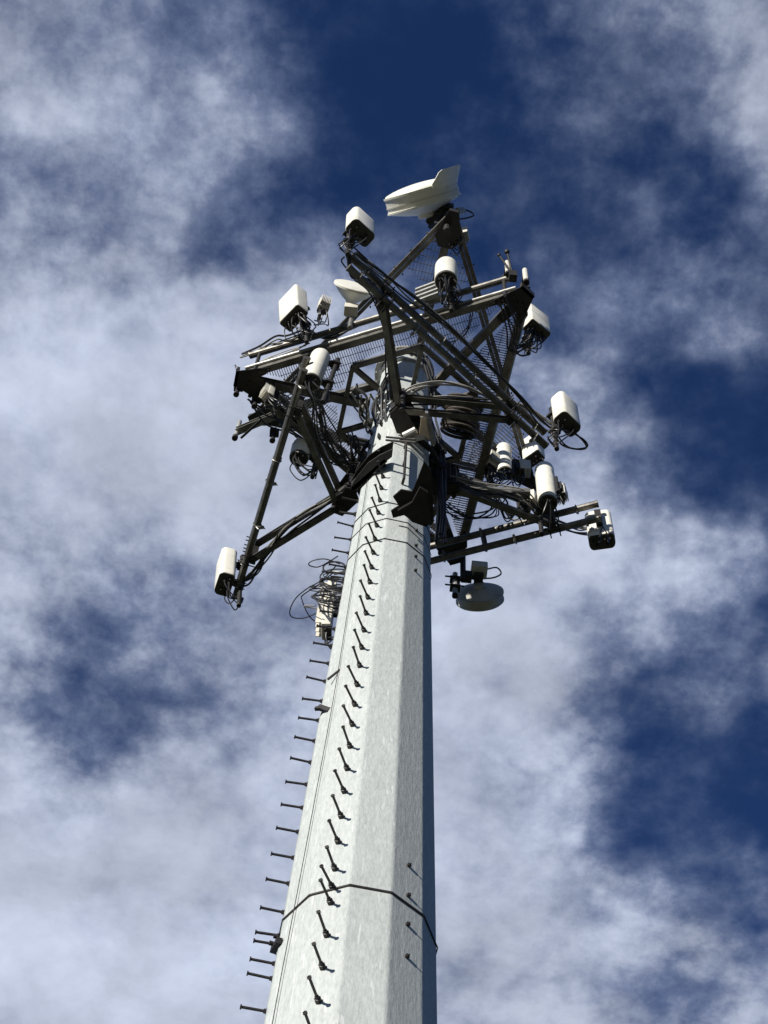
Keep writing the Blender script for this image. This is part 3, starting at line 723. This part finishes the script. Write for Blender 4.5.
# 2: grey dish hanging at the far corner, seen from behind
d2 = empty('drum_dish', at(463, 575, 21.3), 0, 'grey drum dish seen from behind, lowest under the far walkway corner', 'dish antenna')
cd2 = loc(d2, at(480, 601, 21.3)); ax2 = Vector((math.cos(R_(80)), math.sin(R_(80)), -.08)).normalized()
drum(d2, cd2, ax2, .32, .13, .07, DISHGREY, face=DISHGREY)
b2 = cd2-ax2*.30
m = MB(); m.box(b2+Vector((-.0,-.08,.16)), (.22,.2,.16)); m.build('radio_box', CREAM, d2, bevel=.015)
m = MB(); m.box(b2+Vector((0,-.02,.05)), (.12,.14,.1)); m.cyl(b2+Vector((0,0,.05)), b2+Vector((-.18,-.05,.0)), .03, 8); m.cyl((0,0,-.15), (0,0,.75), .04, 10); m.box((.05,.02,0), (.14,.12,.14)); m.build('mount', DARK, d2)
m = MB(); m.tube(smooth([b2+Vector((.1,-.08,.2)), b2+Vector((.24,-.1,.24)), b2+Vector((.3,-.05,.16)), b2+Vector((.15,0,.1)), b2+Vector((-.1,0,.1))], 6), .011, 6); m.build('jumper_cable', RUBBER, d2)
# 3: small white dish behind the frames on the left
d3 = empty('drum_dish', at(352, 314, 22.5), 0, 'small white dish with conical back between the left panel antenna and the long rail', 'dish antenna')
cd3 = loc(d3, at(355, 286, 22.9)); ax3 = Vector((math.cos(R_(-80)), math.sin(R_(-80)), .12)).normalized()
drum(d3, cd3, ax3, .28, .03, .19, RADOME, dome=.2)
m = MB(); m.cyl((0,.06,-.4), (0,.06,.5), .035, 10); m.beam(cd3-ax3*.3, Vector((0,.06,.1)), .07, .07); m.build('mount', STEEL, d3)
m = MB(); m.box((-.02,-.04,.05), (.18,.14,.16)); m.build('radio_box', CREAM, d3, bevel=.012)

# ------------------------------------------------------------------ things at the corners
w = empty('whip_pair', at(513, 278, 22.0), 0, 'pair of short dark rods with knobs on the top right walkway corner', 'antenna')
for x, y, kr in ((499, 255, .022), (507, 252, .035)):
    b = loc(w, at(x, y, 22.5)); m = MB(); m.cyl((0,0,.15), b, .014, 8); m.build('rod', DARK, w)
    m = MB(); m.lathe(b, (0,0,1), [(-.03,kr*.6),(-.01,kr),(.02,kr),(.04,kr*.5)], 12); m.build('knob', DARK, w)
m = MB(); m.box((0,0,.08), (.1,.1,.2)); m.build('clamp', DARK, w)
# outrigger with T end left of the upper frame
A_ = at(262, 421, 22.9); B_ = at(237, 431, 22.9)
w = empty('outrigger_arm', A_, 0, 'short arm with a pale T shaped end sticking out at far left', 'bracket')
m = MB(); m.chan(loc(w, at(300, 405, 22.9)), loc(w, B_), .10, .10, .012, 1); m.build('arm', STEEL, w)
m = MB(); b = loc(w, B_); m.cyl(b+Vector((0,0,.35)), b-Vector((0,0,.22)), .03, 10); m.build('end_pipe', PALE, w)
m = MB(); m.cyl(b-Vector((0,0,.20)), b-Vector((0,0,.27)), .042, 10); m.build('end_knob', DARK, w)
m = MB(); m.beam(loc(w, at(241, 438, 22.7)), loc(w, at(262, 419, 22.7)), .03, .03); m.build('brace', DARK, w)
# studs hanging under the left walkway corner
for i, (x, y, z, nm) in enumerate(((237, 392, 21.7, 'below the left walkway corner'), (273, 438, 21.5, 'under the walkway edge right of the T ended arm'), (255, 404, 21.6, 'on the walkway edge just above the T ended arm'))):
    w = empty('pipe_stub', at(x, y, z), 0, 'dark pipe stub '+nm, 'pipe stub', 'pipe stubs under the walkway')
    m = MB(); m.cyl((0,0,-.08), (0,0,.3), .03, 10); m.cyl((0,0,-.1), (0,0,-.06), .038, 10); m.build('pipe', DARK, w)
    m = MB(); m.box((0,0,.18), (.12,.1,.08)); m.build('clamp', DARK, w)
# white stub pipes
for x, y, z, lab, hd in ((478, 308, 23.0, 'short white pipe end on the right edge of the upper frame', 0.45), (490, 585, 21.2, None, 0), (437, 590, 21.2, None, 0)):
    if not lab: continue
    w = tag(MB().cyl((0,0,-.12), (0,0,.32), .03, 10).build('pipe_stub', PALE), lab, 'pipe stub'); w.location = at(x, y, z)
w = empty('pipe_clamp', at(455, 588, 21.1), 0, 'short white pipe in clamps hanging left of the grey dish', 'pipe clamp')
m = MB(); m.cyl((0,0,-.22), (0,0,.4), .038, 10); m.build('pipe', PALE, w)
for z in (-.02, .22):
    m = MB(); m.box((0,-.01,z), (.14,.1,.05)); m.cyl((-.14,-.05,z), (.12,-.05,z), .012, 6); m.build('clamp', DARK, w)
m = MB(); m.cyl((0,0,-.23), (0,0,-.20), .042, 10); m.build('end_cap', DARK, w)
# ribbed brown coil under the walkway right of the pole
w = empty('cable_coil', at(458, 432, 21.2), 0, 'round brown coil of cable hanging under the walkway right of the pole', 'cable coil')
m = MB()
for k in range(13): m.tube([( .22*math.cos(2*math.pi*t/28)+(.02*math.sin(k*2)), .20*math.sin(2*math.pi*t/28)+.015*math.cos(k*3), .0+k*.036) for t in range(28)], .021, 6, closed=True)
m.build('loops', RUST, w)
m = MB(); m.cyl((0,0,-.02), (0,0,.46), .03, 8); m.build('core', DARK, w); w.rotation_euler = (R_(48), R_(12), 0)
# beige wedge horn in front of the collar
w = empty('horn_antenna', at(424, 440, 19.75), 0, 'small beige wedge shaped horn in front of the pole collar', 'antenna')
P_ = lambda x, y, z: loc(w, at(x, y, z-.55))
m = MB(); a = P_(424, 418, 20.35); 
m.add([P_(421,417,20.4), P_(427,417,20.4), P_(430,438,20.4), P_(419,434,20.4), P_(422,420,20.6), P_(427,420,20.6), P_(431,442,20.65), P_(421,438,20.65)], [(0,1,2,3),(4,5,6,7),(0,1,5,4),(1,2,6,5),(2,3,7,6),(3,0,4,7)]); m.build('horn', mat('beige_plastic', (.62,.50,.36), .5, 0, .1, 8), w, bevel=.01)
m = MB(); m.plate([P_(425,413,20.35), P_(428,413,20.35), P_(436,444,20.35), P_(431,446,20.35)], .14); m.build('back_plate', STEEL, w)
m = MB(); m.beam(P_(425,436,20.45), P_(400,442,20.45), .06, .06); m.cyl(P_(416,430,20.45), P_(404,436,20.45), .045, 10); m.build('mount', PALE, w)

# dark cable hood on the front right of the pole
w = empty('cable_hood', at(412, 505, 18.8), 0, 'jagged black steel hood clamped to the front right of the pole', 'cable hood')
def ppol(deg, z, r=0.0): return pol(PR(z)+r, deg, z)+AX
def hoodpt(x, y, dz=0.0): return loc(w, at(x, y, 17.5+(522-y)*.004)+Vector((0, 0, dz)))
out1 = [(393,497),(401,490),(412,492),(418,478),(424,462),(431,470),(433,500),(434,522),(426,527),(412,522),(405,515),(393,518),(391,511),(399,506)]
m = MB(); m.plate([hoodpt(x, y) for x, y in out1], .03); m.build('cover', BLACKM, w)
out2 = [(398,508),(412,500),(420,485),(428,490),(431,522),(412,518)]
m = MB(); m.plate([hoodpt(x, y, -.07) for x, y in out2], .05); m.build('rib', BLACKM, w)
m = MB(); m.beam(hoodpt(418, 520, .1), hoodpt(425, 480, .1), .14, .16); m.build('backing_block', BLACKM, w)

# ------------------------------------------------------------------ cables
def bundle(name, pts, n, spread, r, label, mt=RUBBER, seed=0, wav=.03, cat='cable bundle', group=None, mt2=None):
    rnd = random.Random(seed); pts = [Vector(p) for p in pts]; root = empty(name, pts[0], 0, label, cat, group)
    for i in range(n):
        off = Vector((rnd.uniform(-1,1), rnd.uniform(-1,1), rnd.uniform(-1,1)))*spread
        q = [p-pts[0]+off+Vector((rnd.uniform(-1,1), rnd.uniform(-1,1), rnd.uniform(-1,1)))*wav for p in pts]
        m = MB(); m.tube(smooth(q, 6), r*rnd.uniform(.8, 1.2), 6); m.build('cable', mt2 if (mt2 and rnd.random() < .4) else mt, root)
    return root
def along(pairs, z0, z1=None, n=6):
    """polyline of real points from (x, y) pixels at heights z0..z1"""
    z1 = z0 if z1 is None else z1; o = []; k = len(pairs)
    for i, (x, y) in enumerate(pairs): o.append(at(x, y, z0+(z1-z0)*i/(k-1)))
    return o
bundle('cable_bundle', along([(352,252),(380,272),(410,296),(445,325),(480,358),(515,393),(545,425),(560,428)], 20.5), 5, .035, .011, 'dark cables strapped along the long slanting rail', seed=1, mt2=LIGHTCAB, wav=.03)
bundle('cable_bundle', along([(350,252),(347,262),(352,275),(362,281),(372,292),(384,330),(390,375),(393,400)], 20.4), 6, .04, .012, 'dark cables following the near vertical arm down to the pole', seed=2, wav=.04)
bundle('cable_bundle', along([(398,398),(415,388),(440,383),(465,387),(490,397),(510,402),(535,412),(552,425)], 20.65), 4, .03, .012, 'pale and dark cables arching above the level arm right of the pole', LIGHTCAB, 3, .02, mt2=RUBBER)
bundle('cable_bundle', along([(400,402),(440,399),(470,401),(500,403)], 20.62), 5, .04, .010, 'cables lying along the level arm right of the pole', RUBBER, 4, .03, mt2=LIGHTCAB)
bundle('cable_bundle', along([(313,388),(325,420),(330,440),(345,462),(362,472),(375,470)], 20.3), 6, .05, .012, 'dark cables sagging from the canister on the steep left rail', seed=5, wav=.07)
bundle('cable_bundle', along([(316,390),(318,430),(335,458),(350,452),(345,430),(352,458),(368,462)], 20.5), 5, .06, .011, 'looped slack cables hanging between the steep left rail and the pole', seed=6, wav=.10)
bundle('cable_bundle', along([(360,478),(335,498),(305,515),(285,530),(268,552),(258,568),(246,580),(236,583)], 20.15), 7, .035, .012, 'cables strapped along the lower left arm to the lowest panel antenna', RUBBER, 7, .03, mt2=LIGHTCAB)
bundle('cable_bundle', along([(437,440),(441,465),(442,490),(441,515),(440,540)], 20.9, 18.6), 8, .05, .017, 'thick black cables running down the right side of the pole head', RUBBER, 8, .02)
bundle('cable_bundle', along([(440,478),(462,482),(485,490),(515,495),(530,505),(545,518),(575,527),(592,530)], 20.3), 7, .05, .010, 'cables running out along the lower right frame', LIGHTCAB, 9, .05, mt2=RUBBER)
bundle('cable_bundle', along([(540,500),(525,512),(510,520),(500,505),(480,490),(455,480),(440,474)], 20.7), 5, .05, .011, 'slack cables between the tall canister and the pole on the right', RUBBER, 10, .06, mt2=LIGHTCAB)
bundle('cable_bundle', along([(240,358),(262,350),(275,342),(290,340),(310,332),(330,338),(360,325)], 22.35), 4, .03, .012, 'cables lying on the top rail left of the large panel antenna', RUBBER, 11, .05, mt2=LIGHTCAB)
bundle('cable_bundle', along([(237,368),(242,376),(262,362),(290,352),(308,345)], 22.0), 3, .02, .010, 'cables along the lower lit rail near the left walkway corner', LIGHTCAB, 12, .03, mt2=RUBBER)
bundle('cable_bundle', along([(255,395),(275,405),(290,418),(300,430),(320,440),(335,448)], 21.9), 12, .13, .011, 'heap of coiled cables on the left walkway edge', RUBBER, 13, .12, mt2=LIGHTCAB)
bundle('cable_bundle', along([(360,395),(362,410),(368,425),(378,430),(384,415),(380,400)], 21.2), 8, .09, .014, 'knotted cables against the left side of the pole above the collar', RUBBER, 14, .10, mt2=LIGHTCAB)
bundle('cable_bundle', along([(392,370),(384,388),(378,405),(380,425),(390,440)], 21.8, 20.3), 7, .06, .014, 'cables coming down the front left of the pole from its flange', RUBBER, 15, .04)
bundle('cable_bundle', along([(424,360),(432,380),(434,400),(430,420),(436,440)], 22.2, 20.6), 5, .05, .013, 'cables coming down the right side of the pole from its flange', RUBBER, 16, .05)
bundle('cable_bundle', along([(500,300),(512,330),(514,350),(522,352),(530,345)], 21.6), 5, .05, .011, 'loops of cable hanging left of the boxy antenna on the right', RUBBER, 17, .06)
bundle('cable_bundle', along([(440,505),(455,512),(470,515),(492,512),(497,498),(505,485)], 21.2), 5, .06, .010, 'cables under the far walkway edge below the banded canister', RUBBER, 18, .07)
bundle('cable_bundle', along([(446,300),(468,305),(470,322),(462,335),(450,345)], 21.9), 3, .04, .008, 'thin cables looping over the grating below the short fat canister', RUBBER, 19, .05)
bundle('cable_bundle', along([(415,455),(412,470),(408,490),(405,505)], 19.9, 19.0), 5, .05, .013, 'cables on the pole face above the black hood', RUBBER, 20, .04)
bundle('cable_bundle', along([(558,436),(566,445),(578,450),(588,448),(586,440),(572,432)], 20.2), 2, .02, .010, 'two loops of cable drooping below the right panel antenna', RUBBER, 21, .02)
# ------------------------------------------------------------------ equipment and tangle on the back left of the pole
ZB = 17.2
u1 = radio_unit(.20, .16, 1.0, 3, 31, 4); put2(u1, at(326, 632, ZB-.55), 175, 'tall cream radio unit behind the left edge of the pole under the tangle', 'radio unit', GR)
w = empty('cable_tangle', at(333, 585, ZB), 0, 'tangle of black cables bulging from the left edge of the pole', 'cable tangle')
rnd = random.Random(5)
for i in range(17):
    q = []
    c = Vector((rnd.uniform(-.05,.12), rnd.uniform(-.05,.1), rnd.uniform(-.35,.45))); a0 = rnd.uniform(0, 6.28); rx, rz = rnd.uniform(.10,.26), rnd.uniform(.1,.4); tl = rnd.uniform(-.8,.8)
    for k in range(9):
        a = a0+k*.7; q.append(c+Vector((rx*math.cos(a), .12*math.sin(a+tl), rz*math.sin(a)+tl*.2*math.cos(a))))
    m = MB(); m.tube(smooth(q, 4), rnd.choice((.006,.008,.011)), 6); m.build('cable', RUBBER if rnd.random() < .8 else LIGHTCAB, w)
def W_(x, y, dz=0): return loc(w, at(x, y, ZB+dz))
for pts in ([(338,556),(330,561),(318,567),(309,565),(312,561),(325,559),(340,564)], [(336,566),(322,580),(308,588),(296,598),(290,610),(292,617),(304,618),(318,612),(330,602)], [(334,572),(318,585),(303,595),(302,600),(308,614),(315,621),(324,620),(332,615)]):
    m = MB(); m.tube(smooth([W_(x, y) for x, y in pts], 6), .0065, 6); m.build('loose_loop', RUBBER, w)
